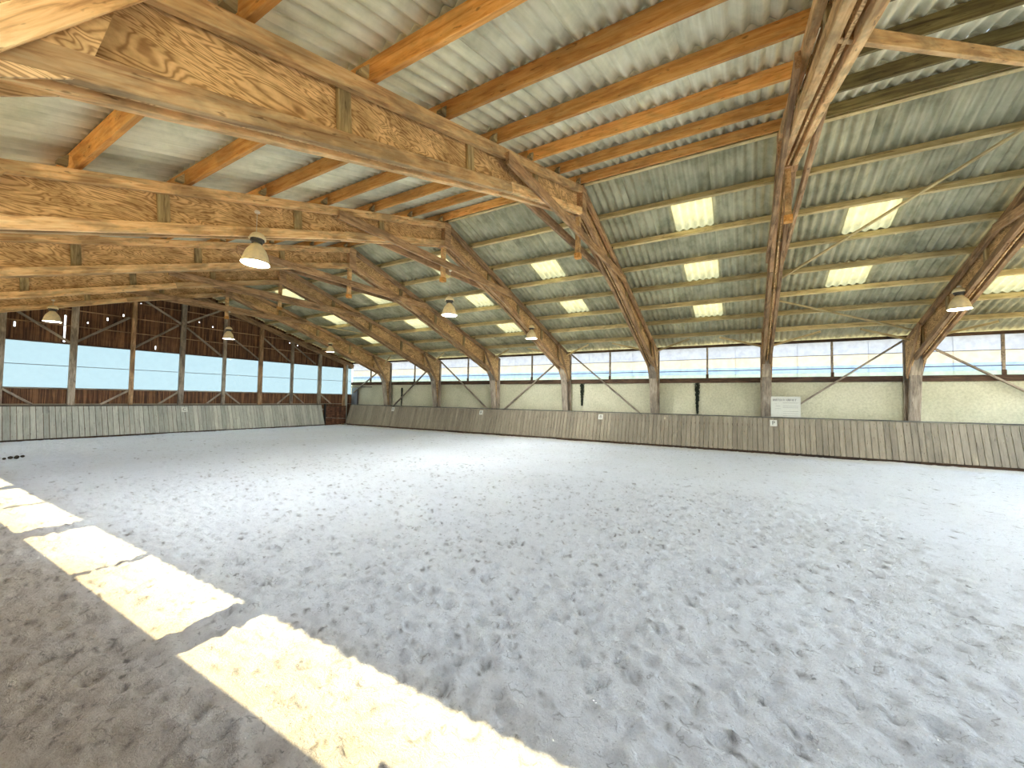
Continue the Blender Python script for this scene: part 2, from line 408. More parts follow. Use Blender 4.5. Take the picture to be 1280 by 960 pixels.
SKY = {(1, 0), (3, 0), (5, 0), (1, 9), (3, 9), (5, 9), (1, 19), (3, 19), (5, 19), (2, -4), (4, -4), (2, 5), (4, 5), (2, 14), (4, 14), (5, -8), (2, 22), (3, -8)}
def build_roof(side):
    nm = 'ceiling_right' if side > 0 else 'ceiling_left'
    root = empty(nm, (XC, 0, 7.2), kind='structure')
    root['label'] = 'roof slope of grey corrugated sheets with translucent panes and tan purlins' if side > 0 else 'near roof slope of pale corrugated sheets on orange purlins'
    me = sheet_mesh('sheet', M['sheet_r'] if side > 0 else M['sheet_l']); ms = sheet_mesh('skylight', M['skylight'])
    edges = [0.0] + [0.12+1.215*i for i in range(1, 8)] + [10.05]
    for r in range(8):
        d0, d1 = edges[r], edges[r+1]+0.07; L = (d1-d0)/math.cos(ANG); dc = (d0+d1)/2
        for k in range(-11, 26):
            sky = side > 0 and (r, k) in SKY
            y = 1.13+0.93*k
            zc = rz(dc)+0.032+0.010*(r % 2)+ (0.004 if k % 2 else 0)
            rot = Matrix.Rotation(ANG, 4, 'Y') if side > 0 else Matrix.Rotation(math.pi, 4, 'Z') @ Matrix.Rotation(ANG, 4, 'Y')
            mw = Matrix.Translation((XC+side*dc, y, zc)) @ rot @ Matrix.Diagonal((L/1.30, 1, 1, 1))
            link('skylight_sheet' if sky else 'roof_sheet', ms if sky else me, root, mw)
    # ridge cap
    v = []; f = []
    for y in (YR-0.4, YG+0.4):
        v += [(-0.3, y, 7.17), (0, y, 7.30), (0.3, y, 7.17), (0.3, y, 7.16), (0, y, 7.28), (-0.3, y, 7.16)]
    if side > 0:
        v = [(XC+a, b, c) for a, b, c in v]
        f = [(i, (i+1) % 6, 6+(i+1) % 6, 6+i) for i in range(6)]
        mesh_obj('ridge_cap', v, f, M['sheet_r'], root)
    # purlins, one per bay and row
    pm = {}
    for i, d in enumerate(PD):
        for b in range(8):
            y0, y1 = FY[b+1], FY[b]
            if b == 0: y1 = YG-0.02
            key = round(y1-y0, 2)
            mt = M['purlin_cool_lit'] if side > 0 else (M['purlin_warm_lit'] if b < 6 else M['purlin_dim_lit'])  # one wood, coloured by how brightly each slope and bay is lit
            hh = 0.19 if side < 0 else 0.15
            if (key, mt.name) not in pm:
                v_, f_ = boxmesh(y1-y0, 0.075 if side > 0 else 0.085, hh); q = bpy.data.meshes.new('purlin'); q.from_pydata(v_, [], f_); q.materials.append(mt); pm[(key, mt.name)] = q
            m0 = Matrix.Rotation(math.pi/2, 4, 'Z')
            tilt = Matrix.Rotation(ANG*side, 4, 'Y')
            zc = rz(d)+0.0 - hh/2*math.cos(ANG) - 0.002
            mw = Matrix.Translation((XC+side*d, (y0+y1)/2, zc)) @ tilt @ m0
            link('purlin', pm[(key, mt.name)], root, mw)
    return root
RR = build_roof(1); RL = build_roof(-1)

# ------------------------------------------------------------------ portal frames
ztop = lambda d: 6.925 - SL*d
def zbot(d, s=1): return 6.235 - SL*d if d < 3.4 else 5.215 - (0.365 if s > 0 else 0.33)*(d-3.4)
FRAME_LABELS = {
 1: 'farthest timber portal frame, just before the boarded gable',
 2: 'second timber portal frame from the far gable',
 3: 'third timber portal frame from the far gable, middle of the hall',
 4: 'timber portal frame with the large bell lamp hanging at its left',
 5: 'big near timber portal frame crossing the upper left, its ridge post showing orange end grain',
 6: 'timber portal frame overhead seen edge on, its column beside the white sign',
 7: 'timber portal frame at the far right, column behind the kickboard in two posts',
 8: 'timber portal frame at the rear opening behind the viewpoint'}
def portal(k):
    y = FY[k] if k < 8 else -9.05
    root = empty('portal_frame', (XC, y, 0), FRAME_LABELS[k], 'frame', 'timber portal frames across the hall')
    near = y-0.105; far = y+0.105
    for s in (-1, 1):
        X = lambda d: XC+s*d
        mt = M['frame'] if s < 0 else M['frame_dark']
        # chords, a plank on each face
        for yy in (near, far):
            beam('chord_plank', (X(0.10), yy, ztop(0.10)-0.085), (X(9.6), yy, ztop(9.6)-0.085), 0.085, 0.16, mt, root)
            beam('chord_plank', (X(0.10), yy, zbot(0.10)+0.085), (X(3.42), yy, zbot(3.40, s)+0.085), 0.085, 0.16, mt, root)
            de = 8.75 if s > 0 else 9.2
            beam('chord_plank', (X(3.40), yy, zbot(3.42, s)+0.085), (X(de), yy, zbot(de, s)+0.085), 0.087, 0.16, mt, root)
            # knee, leg and post
            kd = (9.34, 2.74, 8.10, 4.36) if s > 0 else (9.0, 3.08, 8.06, 4.40)
            beam('knee_plank', (X(kd[0]), yy+(0.06 if yy > y else -0.06), kd[1]), (X(kd[2]), yy+(0.06 if yy > y else -0.06), kd[3]), 0.035, 0.15, mt, root)
            pts = [(X(8.12), 4.36), (X(9.52), 3.98), (X(9.52), 2.86), (X(9.34), 2.70), (X(8.75), 3.30), (X(8.28), 3.62)]
            g = plate('knee_gusset', pts, yy+(0.028 if yy > y else -0.028), 0.022, M['ply'], root); fixn(g)
            beam('leg_plank', (X(9.42), yy, -0.1), (X(9.40), yy, 1.3), 0.085, 0.10, M['grey_wood'], root, up=(0, 1, 0))
            beam('leg_plank', (X(9.40), yy, 1.28), (X(9.16), yy, 2.80), 0.085, 0.10, M['grey_wood'], root, up=(0, 1, 0))
            beam('post_plank', (X(9.62), yy, -0.1), (X(9.62), yy, 4.02), 0.085, 0.16, M['grey_wood'], root, up=(0, 1, 0))
        beam('leg_board', (X(9.375), y, -0.1), (X(9.355), y, 1.32), 0.27, 0.03, M['grey_wood'], root, up=(-s, 0, 0.01))
        beam('leg_board', (X(9.355), y, 1.30), (X(9.115), y, 2.80), 0.27, 0.03, M['grey_wood'], root, up=(-s, 0, 0.15))
        beam('leg_board', (X(9.12), y, 2.79), (X(8.80), y, 3.44), 0.27, 0.03, M['grey_wood'], root, up=(-s, 0, 0.4))
        for yy in (near, far):
            beam('leg_plank', (X(9.16), yy, 2.78), (X(8.86), yy, 3.42), 0.085, 0.10, M['grey_wood'], root, up=(0, 1, 0))
        pts = [(X(9.42), 0.0), (X(9.58), 0.0), (X(9.58), 3.4), (X(8.9), 3.4), (X(9.18), 2.8), (X(9.41), 1.3)]
        g = plate('column_web', pts, y, 0.03, M['ply'], root); fixn(g)
        # plywood web in panels with stiffeners over the joints
        cuts = [0.10, 2.35, 4.42, 6.50, 8.36, 9.55]
        for a, b in zip(cuts[:-1], cuts[1:]):
            lo = lambda d: zbot(min(d, 8.36), s)+0.03 if d < 8.4 else 3.3
            pp = [(X(a), ztop(a)-0.03), (X(b), ztop(b)-0.03), (X(b), lo(b))] + ([(X(3.4), zbot(3.4)+0.03)] if a < 3.4 < b else []) + [(X(a), lo(a))]
            g = plate('web_panel', pp, y, 0.03, M['ply'], root); fixn(g)
        for dd in cuts[1:5]:
            for yy in (y-0.04, y+0.04):
                zb, zt = zbot(dd, s)+0.15, ztop(dd)-0.15
                beam('stiffener', (X(dd)-s*0.09, yy, zb), (X(dd)+s*0.0, yy, zt), 0.05, 0.15, M['purlin_dim_lit'] if dd < 7 else mt, root, up=(0, 1, 0)) if False else \
                mesh_obj('stiffener', *boxmesh(zt-zb, 0.05, 0.15), M['stiff'], root, Matrix.Translation((X(dd), yy, (zt+zb)/2)) @ Matrix.Rotation(math.radians(-90+s*4), 4, 'Y'))
        # cleats holding the purlins
        for d in PD[:7]:
            for yy in (y-0.17, ):
                xx = X(d)-s*0.09 if s > 0 else X(d)-0.10
                v = boxv(-0.05, 0.05, -0.04, 0.04, -0.02, 0.13); v[5] = (0.05, -0.04, 0.13); v[1] = (-0.045, -0.04, 0.02); v[3] = (-0.045, 0.04, 0.02)
                mesh_obj('cleat', v, BF, M['stiff'], root, Matrix.Translation((xx-0.05, y-0.10, ztop(d)+0.015)))
    # ridge post, collar tie
    mesh_obj('ridge_post', boxv(-0.13, 0.13, -0.16, 0.16, -0.36, 0.34), BF, M['frame_dark'], root, Matrix.Translation((XC, y, 6.56)))
    mesh_obj('ridge_post', boxv(-0.055, 0.055, -0.05, 0.05, -0.50, 0.52), BF, M['frame'], root, Matrix.Translation((XC, y, 5.78)))
    mesh_obj('end_block', boxv(-0.07, 0.07, -0.07, 0.07, -0.06, 0.06), BF, M['purlin_warm_lit'], root, Matrix.Translation((XC, y, 5.26)))
    for yy in (y-0.185, y+0.185):
        beam('collar_tie', (XC-3.62, yy, 5.66), (XC+3.66, yy, 5.66), 0.06, 0.20, M['frame_dark'], root)
    return root
for k in range(1, 9): portal(k)

# ------------------------------------------------------------------ right wall
wr = empty('wall_right', (XR, 0, 0), kind='structure'); wr['label'] = 'cream roughcast lower wall with a window band above, right side'
mesh_obj('roughcast_panel', boxv(18.78, 18.95, YR, YG+0.1, -0.3, 2.64), BF, M['stucco'], wr)
for b in range(8):
    y0, y1 = FY[b+1], min(FY[b], YG)
    beam('sill_beam', (18.76, y0, 2.72), (18.76, y1, 2.72), 0.16, 0.20, M['brown_beam'], wr)
    beam('eave_beam', (18.74, y0, 4.165), (18.74, y1, 4.165), 0.10, 0.10, M['brown_beam'], wr)
wi = 0
def win(n, y0, y1):
    wd = empty('window_%d' % n, (18.8, (y0+y1)/2, 2.82), kind='structure')
    for z0, z1, m in ((2.82, 2.97, 'pane_low'), (2.97, 3.23, 'pane_blue'), (3.23, 3.62, 'pane_mid'), (3.62, 4.15, 'pane_top')):
        h = 2 if (y1-y0) > 3 else 1
        for i in range(4):
            a = y0+(y1-y0)*i/4; c = y0+(y1-y0)*(i+1)/4
            mesh_obj('pane', boxv(18.80, 18.81, a-0.004*(i % 2)+0.001, c+0.004*(1-i % 2), z0, z1), BF, M[m], wd)
    for z, t in ((3.12, 0.03), (3.62, 0.018)):
        beam('glazing_bar', (18.78, y0, z), (18.78, y1, z), 0.03, t, M['bar'], wd)
    ym = (y0+y1)/2
    mesh_obj('mullion', boxv(18.72, 18.79, ym-0.035, ym+0.035, 2.82, 4.16), BF, M['grey_wood'], wd)
    mesh_obj('mullion', boxv(18.70, 18.72, ym-0.05, ym+0.05, 2.80, 2.98), BF, M['brown_beam'], wd)
for b in range(8):
    win(b+1, FY[b+1] if b < 7 else YR, min(FY[b], YG))
# wind braces on the wall
def wbrace(a, b, parent=None, x=18.60, W=0.10, H=0.06, m='grey_wood'):
    beam('wind_brace', (x, a[0], a[1]), (x, b[0], b[1]), H, W, M[m], parent or wr, up=(1, 0, 0))
for a, b in (((-5.05, 4.02), (-9.0, 1.2)), ((-4.75, 4.05), (-1.1, 1.25)), ((7.45, 4.08), (4.0, 1.15)),
             ((7.75, 4.05), (11.5, 1.1)), ((15.9, 4.08), (12.2, 1.1)), ((16.2, 4.0), (19.8, 1.15)), ((20.3, 4.0), (23.6, 2.1))):
    wbrace(a, b)
# short braces from the columns to the last purlins, and long wind braces under the right slope
for k in range(1, 8):
    y = FY[k]
    for s in (-1, 1):
        beam('fly_brace', (18.05, y+0.15*s, 3.98), (17.2, y+1.55*s, 4.30), 0.05, 0.07, M['purlin_cool_lit'], RR)
def rbrace(d0, y0, d1, y1, W=0.07):
    beam('wind_brace', (XC+d0, y0, pz(d0)-0.03), (XC+d1, y1, pz(d1)-0.03), W, 0.045, M['purlin_cool_lit'], RR)
rbrace(5.2, -0.75, 0.4, -4.9); rbrace(6.1, -0.72, 8.9, -4.75)
beam('wind_brace', (4.0, -0.66, 4.80), (8.8, -4.7, 6.30), 0.05, 0.13, M['frame'], RL)
rbrace(4.4, 20.0, 6.2, 17.2, 0.06)

# sign, dressage letters, ivy in the wall gaps
def text_obj(name, s, size, m, parent, mw, ext=0.002):
    cu = bpy.data.curves.new(name, 'FONT'); cu.body = s; cu.size = size; cu.extrude = ext; cu.align_x = 'CENTER'; cu.align_y = 'CENTER'
    t = bpy.data.objects.new('tmp', cu); COL.objects.link(t)
    dg = bpy.context.evaluated_depsgraph_get(); me = bpy.data.meshes.new_from_object(t.evaluated_get(dg))
    bpy.data.objects.remove(t); me.materials.clear(); me.materials.append(m); me.name = name
    return link(name, me, parent, mw)
sg = empty('rules_sign', (18.22, -1.32, 1.27), 'white rules board with faded print, standing on the kickboard rail beside the column', 'sign')
mesh_obj('board', boxv(18.22, 18.24, -1.78, -0.87, 1.27, 2.05), BF, M['plate'], sg)
for z0, z1, y0, y1 in ((2.035, 2.06, -1.79, -0.86), (1.26, 1.28, -1.79, -0.86), (1.27, 2.05, -1.79, -1.77), (1.27, 2.05, -0.88, -0.86)):
    mesh_obj('border', boxv(18.212, 18.23, y0, y1, z0, z1), BF, M['plate'], sg)
rr = random.Random(3)
V = []; Fc = []
def addb(x0, x1, y0, y1, z0, z1):
    n = len(V); V.extend(boxv(x0, x1, y0, y1, z0, z1)); Fc.extend([tuple(i+n for i in f) for f in BF])
yy = -0.93
while yy > -1.68:
    wdt = rr.uniform(0.03, 0.05)
    addb(18.216, 18.221, yy-0.010, yy, 1.89, 1.97)
    if rr.random() < 0.7: addb(18.216, 18.221, yy-wdt*0.7, yy, rr.choice((1.96, 1.925, 1.89)), rr.choice((1.96, 1.925, 1.89))+0.012) if False else addb(18.216, 18.221, yy-wdt*0.7, yy, 1.925, 1.937)
    if rr.random() < 0.6: addb(18.216, 18.221, yy-wdt*0.7-0.008, yy-wdt*0.7, 1.89, 1.97)
    if rr.random() < 0.5: addb(18.216, 18.221, yy-wdt*0.7, yy, 1.958, 1.970)
    yy -= wdt+0.012
mesh_obj('print', V, Fc, M['ink_dark'], sg, kind='stuff'); V = []; Fc = []
for z in (1.82, 1.70, 1.64, 1.50, 1.42, 1.34):
    addb(18.216, 18.220, -1.72, -1.24, z, z+0.008)
for (a, b, c, d) in ((-1.16, -1.02, 1.70, 1.708), (-1.18, -1.0, 1.60, 1.606), (-1.05, -0.99, 1.78, 1.786)):
    addb(18.216, 18.220, a, b, c, d)
mesh_obj('print', V, Fc, M['ink'], sg, kind='stuff')

KT, KB = (18.12, 1.254), (17.75, 0.027)
KA = math.atan2(KT[0]-KB[0], KT[1]-KB[1])
def kpos(z): return KB[0]+(KT[0]-KB[0])*(z-KB[1])/(KT[1]-KB[1])
for ch, y, lab in (('P', -0.93, 'white letter plate P below the rules sign on the right kickboard'),
                   ('B', 5.74, 'white letter plate B on the right kickboard, second one from the sign'),
                   ('R', 12.4, 'white letter plate R on the right kickboard, third one from the sign'),
                   ('M', 19.1, 'small white letter plate M on the right kickboard nearest the far corner')):
    z = 1.055; rotm = Matrix.Rotation(KA, 4, 'Y')
    p = Matrix.Translation((kpos(z)-0.033, y, z)) @ rotm
    t = empty('letter_plate', (kpos(z)-0.033, y, z), lab, 'sign', 'dressage letter plates')
    mesh_obj('plate', boxv(-0.006, 0.006, -0.11, 0.11, -0.12, 0.12), BF, M['plate'], t, p)
    text_obj('letter', ch, 0.20, M['ink_dark'], t, p @ Matrix(((0, 0, -1, -0.008), (-1, 0, 0, 0), (0, 1, 0, 0), (0, 0, 0, 1))))
t = empty('letter_plate', (8.88, 23.62, 1.05), 'white letter plate C on the kickboard of the far gable', 'sign', 'dressage letter plates')
p = Matrix.Translation((8.88, 23.60, 1.05)) @ Matrix.Rotation(-KA*0.95, 4, 'X')
mesh_obj('plate', boxv(-0.12, 0.12, -0.006, 0.006, -0.12, 0.12), BF, M['plate'], t, p)
text_obj('letter', 'C', 0.20, M['ink_dark'], t, p @ Matrix(((1, 0, 0, 0), (0, 0, -1, -0.008), (0, 1, 0, 0), (0, 0, 0, 1))))

for y, z0, z1, lab in ((1.75, 1.30, 2.60, 'dark ivy strip on the cream wall nearest the rules sign'), (6.91, 1.55, 2.60, 'dark ivy strip on the cream wall beside the middle column'), (19.1, 1.25, 2.42, 'narrow black ivy strip on the cream wall near the far corner')):
    V = []; Fc = []; r = random.Random(int(y*10))
    n = 900
    for i in range(n):
        z = r.uniform(z0, z1); wd = 0.02+0.045*(z-z0)/(z1-z0)*(1 if y < 10 else 0.5); yc = y+max(-1.6, min(1.6, r.gauss(0, 0.75)))*wd; s = r.uniform(0.018, 0.035); x = 18.75-r.uniform(0, 0.03)
        a = r.uniform(0, 3.14); dz = math.sin(a)*s; dy = math.cos(a)*s; k0 = len(V)
        V += [(x, yc-dy, z-dz), (x-0.012, yc+dz*0.6, z-dy*0.6), (x-0.004, yc+dy, z+dz), (x-0.014, yc-dz*0.6, z+dy*0.6)]
        Fc.append((k0, k0+1, k0+2, k0+3))
    o = mesh_obj('ivy', V, Fc, M['ivy'], kind='stuff'); o['label'] = lab; o['category'] = 'plant'

# ------------------------------------------------------------------ kickboards
def kickboard():
    root = empty('kickboard', (18.2, 7, 0), 'long sloping grey plank kickboard along the cream right wall', 'barrier')
    y = YR+0.1; i = 0; r = random.Random(5)
    L = math.hypot(KT[0]-KB[0], KT[1]-0.0)-0.02
    base = {}
    while y < 23.15:
        wdt = r.choice((0.15, 0.165, 0.18)) if y < 12 else 0.175
        if wdt not in base:
            v, f = boxmesh(L, wdt-0.013, 0.027, 0.004); q = bpy.data.meshes.new('plank'); q.from_pydata(v, [], f); q.materials.append(M['kick']); base[wdt] = q
        zc = 0.62; off = r.uniform(-0.005, 0.005)
        mw = Matrix.Translation((kpos(zc)+off, y+wdt/2, zc)) @ Matrix.Rotation(KA, 4, 'Y') @ Matrix.Rotation(-math.pi/2, 4, 'Y') @ Matrix.Rotation(r.uniform(-0.003, 0.003), 4, 'Z')
        link('plank', base[wdt], root, mw)
        y += wdt; i += 1
    for b in range(8):
        y0, y1 = max(FY[b+1], YR), min(FY[b], 23.15)
        if b == 7: y0 = YR+0.1
        beam('cap_rail', (18.11, y0, 1.270), (18.11, y1, 1.270), 0.10, 0.045, M['kick_cap'], root)
        beam('base_rail', (17.86, y0, -0.07), (17.86, y1, -0.07), 0.09, 0.20, M['brown_beam'], root)
        beam('rail', (18.10, y0, 0.95), (18.10, y1, 0.95), 0.05, 0.09, M['grey_wood'], root)
    return i
kickboard()
GT, GB_ = (23.72, 1.245), (23.32, 0.0)
def kick_gable():
    root = empty('kickboard', (8, 23.6, 0), 'grey plank kickboard under the boarded far gable', 'barrier')
    x = XL+0.1; r = random.Random(6); L = math.hypot(0.4, 1.245)-0.02; base = {}
    A = math.atan2(0.4, 1.245)
    while x < 16.22:
        wdt = r.choice((0.15, 0.17, 0.19))
        if wdt not in base:
            v, f = boxmesh(L, wdt-0.013, 0.027, 0.004); q = bpy.data.meshes.new('plank'); q.from_pydata(v, [], f); q.materials.append(M['kick_grey']); base[wdt] = q
        zc = 0.62; yc = GB_[0]+0.4*zc/1.245+r.uniform(-0.005, 0.005)
        mw = Matrix.Translation((x+wdt/2, yc, zc)) @ Matrix.Rotation(-A, 4, 'X') @ Matrix.Rotation(-math.pi/2, 4, 'Y') @ Matrix.Rotation(math.pi/2, 4, 'X')
        mw = Matrix.Translation((x+wdt/2, yc, zc)) @ Matrix.Rotation(-A, 4, 'X') @ Matrix(((0, 1, 0, 0), (0, 0, 1, 0), (1, 0, 0, 0), (0, 0, 0, 1)))
        link('plank', base[wdt], root, mw); x += wdt
    beam('cap_rail', (XL+0.1, 23.71, 1.262), (16.4, 23.71, 1.262), 0.09, 0.04, M['kick_cap'], root)
    beam('base_rail', (XL+0.1, 23.42, -0.15), (16.4, 23.42, -0.15), 0.09, 0.32, M['brown_beam'], root)
    beam('rail', (XL+0.1, 23.72, 0.95), (16.4, 23.72, 0.95), 0.05, 0.09, M['grey_wood'], root)
kick_gable()

# ------------------------------------------------------------------ far gable
wf = empty('wall_far', (XC, YG, 0), kind='structure'); wf['label'] = 'far gable wall of brown vertical boards above and below a window band'
def boards(name, y, x0, x1, zlo, zhi, parent, pitch=0.155, holes=(), seed=1, m='gable_board'):
    # vertical boards over cover strips; a hole is a missing piece of board that lets daylight in
    V = []; Fc = []; r = random.Random(seed); x = x0
    def box(*q):
        n = len(V); V.extend(boxv(*q)); Fc.extend([tuple(i+n for i in f) for f in BF])
    while x < x1-0.02:
        wdt = pitch*r.uniform(0.9, 1.1); a, b = x, min(x+wdt-0.010, x1)
        t = r.uniform(0, 0.018); zl, zh = zlo((a+b)/2), zhi((a+b)/2)
        hs = [h for h in holes if a <= h[0] < a+wdt]
        if hs:
            hx, z0, z1, hw = hs[0]; c = min(max(hx, a+hw/2+0.02), b-hw/2-0.02)
            box(a, c-hw/2, y+t, y+t+0.022, zl, zh); box(c+hw/2, b, y+t, y+t+0.022, zl, zh)
            box(c-hw/2, c+hw/2, y+t, y+t+0.022, zl, max(zl+0.01, z0)); box(c-hw/2, c+hw/2, y+t, y+t+0.022, z1, zh)
        else: box(a, b, y+t, y+t+0.022, zl, zh)
        box(b-0.02, b+0.032, y+0.042, y+0.055, zl, zh)
        x += wdt
    return mesh_obj(name, V, Fc, M[m], parent, kind='stuff')
roofz = lambda x: rz(abs(x-XC))-0.02
boards('gable_boards', YG, XL-0.1, XR+0.1, lambda x: 3.77, roofz, wf, holes=((4.86, 3.85, 4.95, 0.055), (3.56, 4.28, 4.46, 0.05), (6.10, 4.95, 5.07, 0.05), (5.56, 4.72, 4.78, 0.05), (6.66, 5.22, 5.32, 0.06), (7.84, 3.88, 4.04, 0.05), (7.2, 5.9, 5.95, 0.05), (8.9, 5.6, 5.66, 0.05), (9.5, 5.45, 5.5, 0.05), (10.1, 5.3, 5.36, 0.05), (14.2, 5.0, 5.05, 0.05), (14.7, 4.9, 4.95, 0.05)), seed=2)
# knot holes are narrow gaps; lower boards
boards('lower_boards', YG, XL-0.1, XR+0.05, lambda x: -0.3, lambda x: 1.97, wf, seed=4)
POSTS = [18.03-1.845*i for i in range(11)]
POSTS = [p for p in POSTS if p > XL]
for i, x in enumerate(POSTS):
    wdt = 0.20 if i % 2 else 0.14
    zt = roofz(x)-0.42
    mesh_obj('gable_post', *boxmesh(zt+0.1, 0.14, wdt), M['grey_wood'] if i % 3 else M['frame_dark'], wf, Matrix.Translation((x, YG-0.10, (zt-0.1)/2)) @ Matrix.Rotation(-math.pi/2, 4, 'Y'))
for z, h, m in ((3.79, 0.06, 'brown_beam'), (1.95, 0.06, 'grey_wood'), (1.31, 0.05, 'kick')):
    beam('girt', (XL, YG-0.03, z), (XR, YG-0.03, z), 0.05, h, M[m], wf)
for z, x0, x1 in ((4.53, XL+0.2, XR-0.6), (5.20, 2.2, 15.7), (5.90, 4.5, 13.4), (6.5, 6.5, 11.4)):
    beam('girt', (x0, YG-0.03, z), (x1, YG-0.03, z), 0.04, 0.04, M['frame_dark'], wf)
for s in (-1, 1):
    beam('gable_rafter', (XC, YG-0.10, 6.82), (XC+s*9.76, YG-0.10, 3.90), 0.16, 0.26, M['frame_dark'], wf)
for a, b in (((3.4, 5.0), (5.0, 3.84)), ((5.15, 3.86), (6.8, 5.2)), ((7.0, 3.86), (8.6, 5.15)), ((7.1, 6.2), (8.7, 5.25)), ((8.95, 5.35), (10.5, 6.3)),
             ((8.95, 5.1), (10.5, 3.86)), ((10.75, 5.05), (12.4, 3.84)), ((12.6, 5.1), (14.2, 3.9)), ((14.4, 4.9), (15.9, 3.86))):
    beam('diagonal_brace', (a[0], YG-0.08, a[1]), (b[0], YG-0.08, b[1]), 0.04, 0.09, M['grey_wood'], wf)
for a, b in (((3.3, 1.93), (4.1, 1.3)), ((6.0, 1.3), (6.9, 1.93)), ((7.95, 1.3), (8.75, 1.93)), ((9.9, 1.3), (10.6, 1.93)), ((10.75, 1.93), (11.5, 1.3)), ((13.5, 1.3), (14.25, 1.93)), ((14.45, 1.93), (15.2, 1.3)), ((16.3, 1.93), (17.1, 1.3))):
    beam('diagonal_brace', (a[0], YG-0.08, a[1]), (b[0], YG-0.08, b[1]), 0.04, 0.08, M['grey_wood'], wf)
edges = [XL]+sorted(POSTS)+[XR]
wn_ = 9
for a, b in zip(edges[:-1], edges[1:]):
    if b-a < 0.4: continue
    wd = empty('window_%d' % wn_, ((a+b)/2, YG, 1.98), kind='structure'); wn_ += 1
    mesh_obj('pane', boxv(a, b, YG+0.01, YG+0.02, 1.97, 2.868), BF, M['pane_gable'], wd)
    mesh_obj('pane', boxv(a, b, YG+0.01, YG+0.02, 2.872, 3.78), BF, M['pane_gable'], wd)
    beam('glazing_bar', (a, YG-0.0, 2.87), (b, YG-0.0, 2.87), 0.02, 0.022, M['bar'], wd)
# corner: gate panel, black post, pale corner post, sheet-metal door with a wooden foot
gt = empty('corner_gate', (17.3, 23.75, 0), 'dark brown boarded gate at the far end of the gable kickboard', 'gate')
for i in range(9):
    x = 16.53+i*0.175
    mesh_obj('board', boxv(x, x+0.167, 23.70, 23.725, -0.02, 1.17), BF, M['gate_wood'], gt)
beam('rail', (16.5, 23.69, 1.15), (18.1, 23.69, 1.15), 0.03, 0.06, M['brown_beam'], gt)
beam('rail', (16.5, 23.69, 0.42), (18.1, 23.69, 0.30), 0.02, 0.04, M['grey_wood'], gt)
mesh_obj('gate_post', boxv(16.40, 16.49, 23.55, 23.66, -0.2, 1.30), BF, M['black'], gt)
cp = mesh_obj('corner_post', boxv(18.14, 18.26, 23.80, 23.93, -0.2, 4.0), BF, M['pale_post'], wf)
dr = empty('door_1', (18.7, 23.6, 0), kind='structure'); dr['label'] = 'grey sheet metal door with a brown wooden foot in the far corner'
mesh_obj('metal_panel', boxv(18.66, 18.70, 23.24, 23.88, 0.95, 2.42), BF, M['galv'], dr)
mesh_obj('wood_panel', boxv(18.64, 18.70, 23.30, 23.86, -0.2, 0.90), BF, M['gate_wood'], dr)
mesh_obj('door_post', boxv(18.60, 18.66, 23.17, 23.23, -0.2, 2.45), BF, M['bar'], dr)
beam('rail', (18.62, 21.8, 2.48), (18.62, 23.9, 2.48), 0.03, 0.05, M['bar'], dr)

# ------------------------------------------------------------------ left wall (open band above) and rear gable
wl = empty('wall_left', (XL, 0, 0), kind='structure'); wl['label'] = 'boarded left wall with an open band under the eaves'
mesh_obj('boarding', boxv(XL-0.06, XL-0.01, YR, YG+0.1, -0.3, 2.89), BF, M['gable_board'], wl)
for b in range(8):
    y0, y1 = FY[b+1], min(FY[b], YG)
    beam('eave_beam', (XL, y0, 4.17), (XL, y1, 4.17), 0.10, 0.10, M['brown_beam'], wl)
    ym = (FY[b]+FY[b+1])/2
    top = 4.13 if b != 5 else 3.10  # one post cut to an added stub, for its small shadow on the sand
    mesh_obj('mullion', boxv(XL-0.06, XL, ym-0.04, ym+0.04, 2.88, top), BF, M['grey_wood'], wl)  # for b == 5 this is the added shadow stub
wb = empty('wall_rear', (XC, YR, 0), kind='structure'); wb['label'] = 'rear gable, boarded above and below an open band'
boards('gable_boards', YR-0.05, XL-0.1, XR+0.1, lambda x: 3.77, roofz, wb, seed=9, pitch=0.3)
boards('lower_boards', YR-0.05, XL-0.1, XR+0.1, lambda x: -0.3, lambda x: 1.3, wb, seed=10, pitch=0.3)

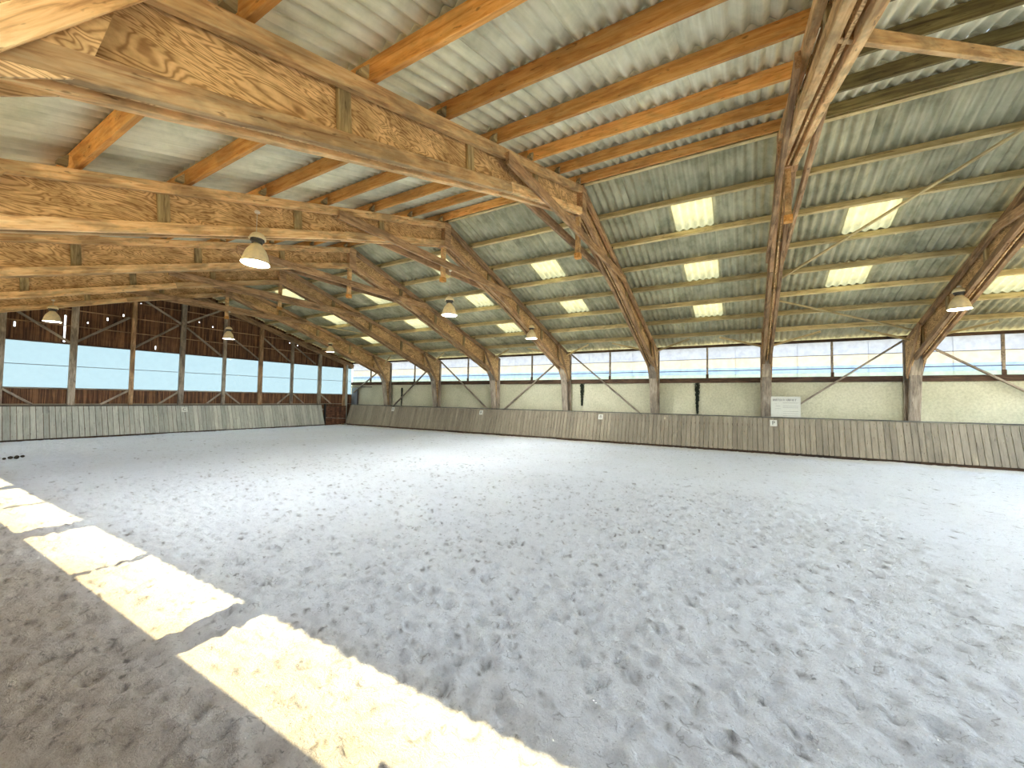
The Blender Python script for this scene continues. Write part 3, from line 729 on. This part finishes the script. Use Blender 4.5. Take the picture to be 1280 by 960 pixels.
# ------------------------------------------------------------------ bell lamps
def lamp_meshes():
    out = [(0.0, 0.36), (0.05, 0.36), (0.075, 0.34), (0.10, 0.30), (0.15, 0.235), (0.185, 0.15), (0.205, 0.06), (0.215, 0.0), (0.222, 0.0)]
    inn = [(0.215, 0.004), (0.198, 0.06), (0.177, 0.148), (0.142, 0.23), (0.05, 0.29), (0.0, 0.295)]
    return out, inn
def bell_lamp(x, y, z, ztop_, label, tilt=0.0, power=25):
    root = empty('bell_lamp', (x, y, z), label, 'lamp', 'bell lamps hung from the frames')
    T = Matrix.Translation((x, y, z)) @ Matrix.Rotation(tilt, 4, 'Y')
    out, inn = lamp_meshes()
    def L(name, prof, m, par=root, seg=28, M4=T):
        v, f = lathe(prof, seg); o = mesh_obj(name, v, f, m, par, M4)
        for p in o.data.polygons: p.use_smooth = True
        return o
    sh = L('shade', out, M['lamp_shell']); L('reflector', inn, M['lamp_white'], sh)
    L('collar', [(0.075, 0.355), (0.085, 0.36), (0.085, 0.41), (0.075, 0.415)], M['lamp_dark'])
    L('ballast_cap', [(0.0, 0.555), (0.05, 0.55), (0.095, 0.52), (0.125, 0.47), (0.135, 0.43), (0.128, 0.425), (0.09, 0.44), (0.0, 0.44)], M['lamp_shell'])
    L('ballast', [(0.105, 0.435), (0.11, 0.40), (0.085, 0.395), (0.0, 0.395)], M['lamp_dark'])
    L('bulb', [(0.0, 0.08), (0.03, 0.09), (0.05, 0.12), (0.05, 0.16), (0.03, 0.21), (0.02, 0.28)], M['bulb'], seg=14)
    v, f = lathe([(0.006, 0), (0.006, max(0.05, ztop_-z-0.53))], 8)
    pl = bpy.data.lights.new('lamp_light', 'POINT'); pl.energy = power; pl.shadow_soft_size = 0.04; pl.color = (0.92, 0.96, 1.0)
    po = bpy.data.objects.new('lamp_light', pl); COL.objects.link(po); po.parent = root; po.location = (0, 0, 0.05)
    mesh_obj('rod', v, f, M['roof_lamp_cord'], root, Matrix.Translation((x, y, z+0.54)))
    v, f = lathe([(0.0, 0.03), (0.03, 0.022), (0.045, 0.0), (0.04, -0.02), (0.0, -0.03)], 14)
    mesh_obj('hook_boss', v, f, M['porcelain'], root, Matrix.Translation((x, y, ztop_)))
bell_lamp(3.66, 7.30, 4.07, 4.98, 'largest bell lamp, cream, hanging at upper left in front of the big beam', 0.05)
bell_lamp(9.00, 7.37, 4.19, 5.50, 'cream bell lamp hanging under the ridge in the middle of the hall')
bell_lamp(14.20, 7.40, 4.24, 4.70, 'small bell lamp hanging low beside a column frame, right of the central lamp')
bell_lamp(3.72, 19.85, 4.13, 4.85, 'bell lamp at far left in front of the brown gable boards', power=5)
bell_lamp(8.97, 19.86, 4.28, 5.50, 'small bell lamp in front of a gable post, below the far ridge', power=5)
bell_lamp(14.05, 19.88, 4.26, 4.75, 'tiny bell lamp near the far right corner of the hall', power=5)
bell_lamp(3.70, -5.15, 4.10, 4.98, 'unseen bell lamp hanging from the frame behind the viewpoint, near the left wall')  # out of view, added to complete the row and brighten the near floor
bell_lamp(8.97, -5.15, 4.30, 5.50, 'unseen bell lamp hanging under the ridge from the frame behind the viewpoint')  # also out of view, added to even out the floor light
bell_lamp(14.20, -4.66, 4.22, 4.80, 'bell lamp at the far right edge beside the big column', power=9)

# ------------------------------------------------------------------ droppings on the sand at far left
for i, (x, y) in enumerate(((1.75, 16.9), (2.65, 16.75), (2.25, 16.85))):
    V = []; Fc = []; r = random.Random(i)
    for j in range(7):
        cx, cy, cz, s = r.gauss(0, 0.09), r.gauss(0, 0.05), 0.03+r.uniform(0, 0.04), r.uniform(0.035, 0.055)
        v, f = lathe([(0.001, -s), (s*0.75, -s*0.65), (s, 0), (s*0.75, s*0.65), (0.001, s)], 8)
        n = len(V); V += [(a+cx, b+cy, c*0.8+cz) for a, b, c in v]; Fc += [tuple(k+n for k in q) for q in f]
    o = mesh_obj('dropping_heap', V, Fc, M['dung'], None, Matrix.Translation((x, y, 0.0)))
    o['label'] = ('leftmost dark heap of droppings on the sand near the left edge', 'rightmost dark heap of droppings on the sand near the left edge', 'middle dark heap of droppings on the sand near the left edge')[i]; o['category'] = 'droppings'; o['group'] = 'droppings on the sand'
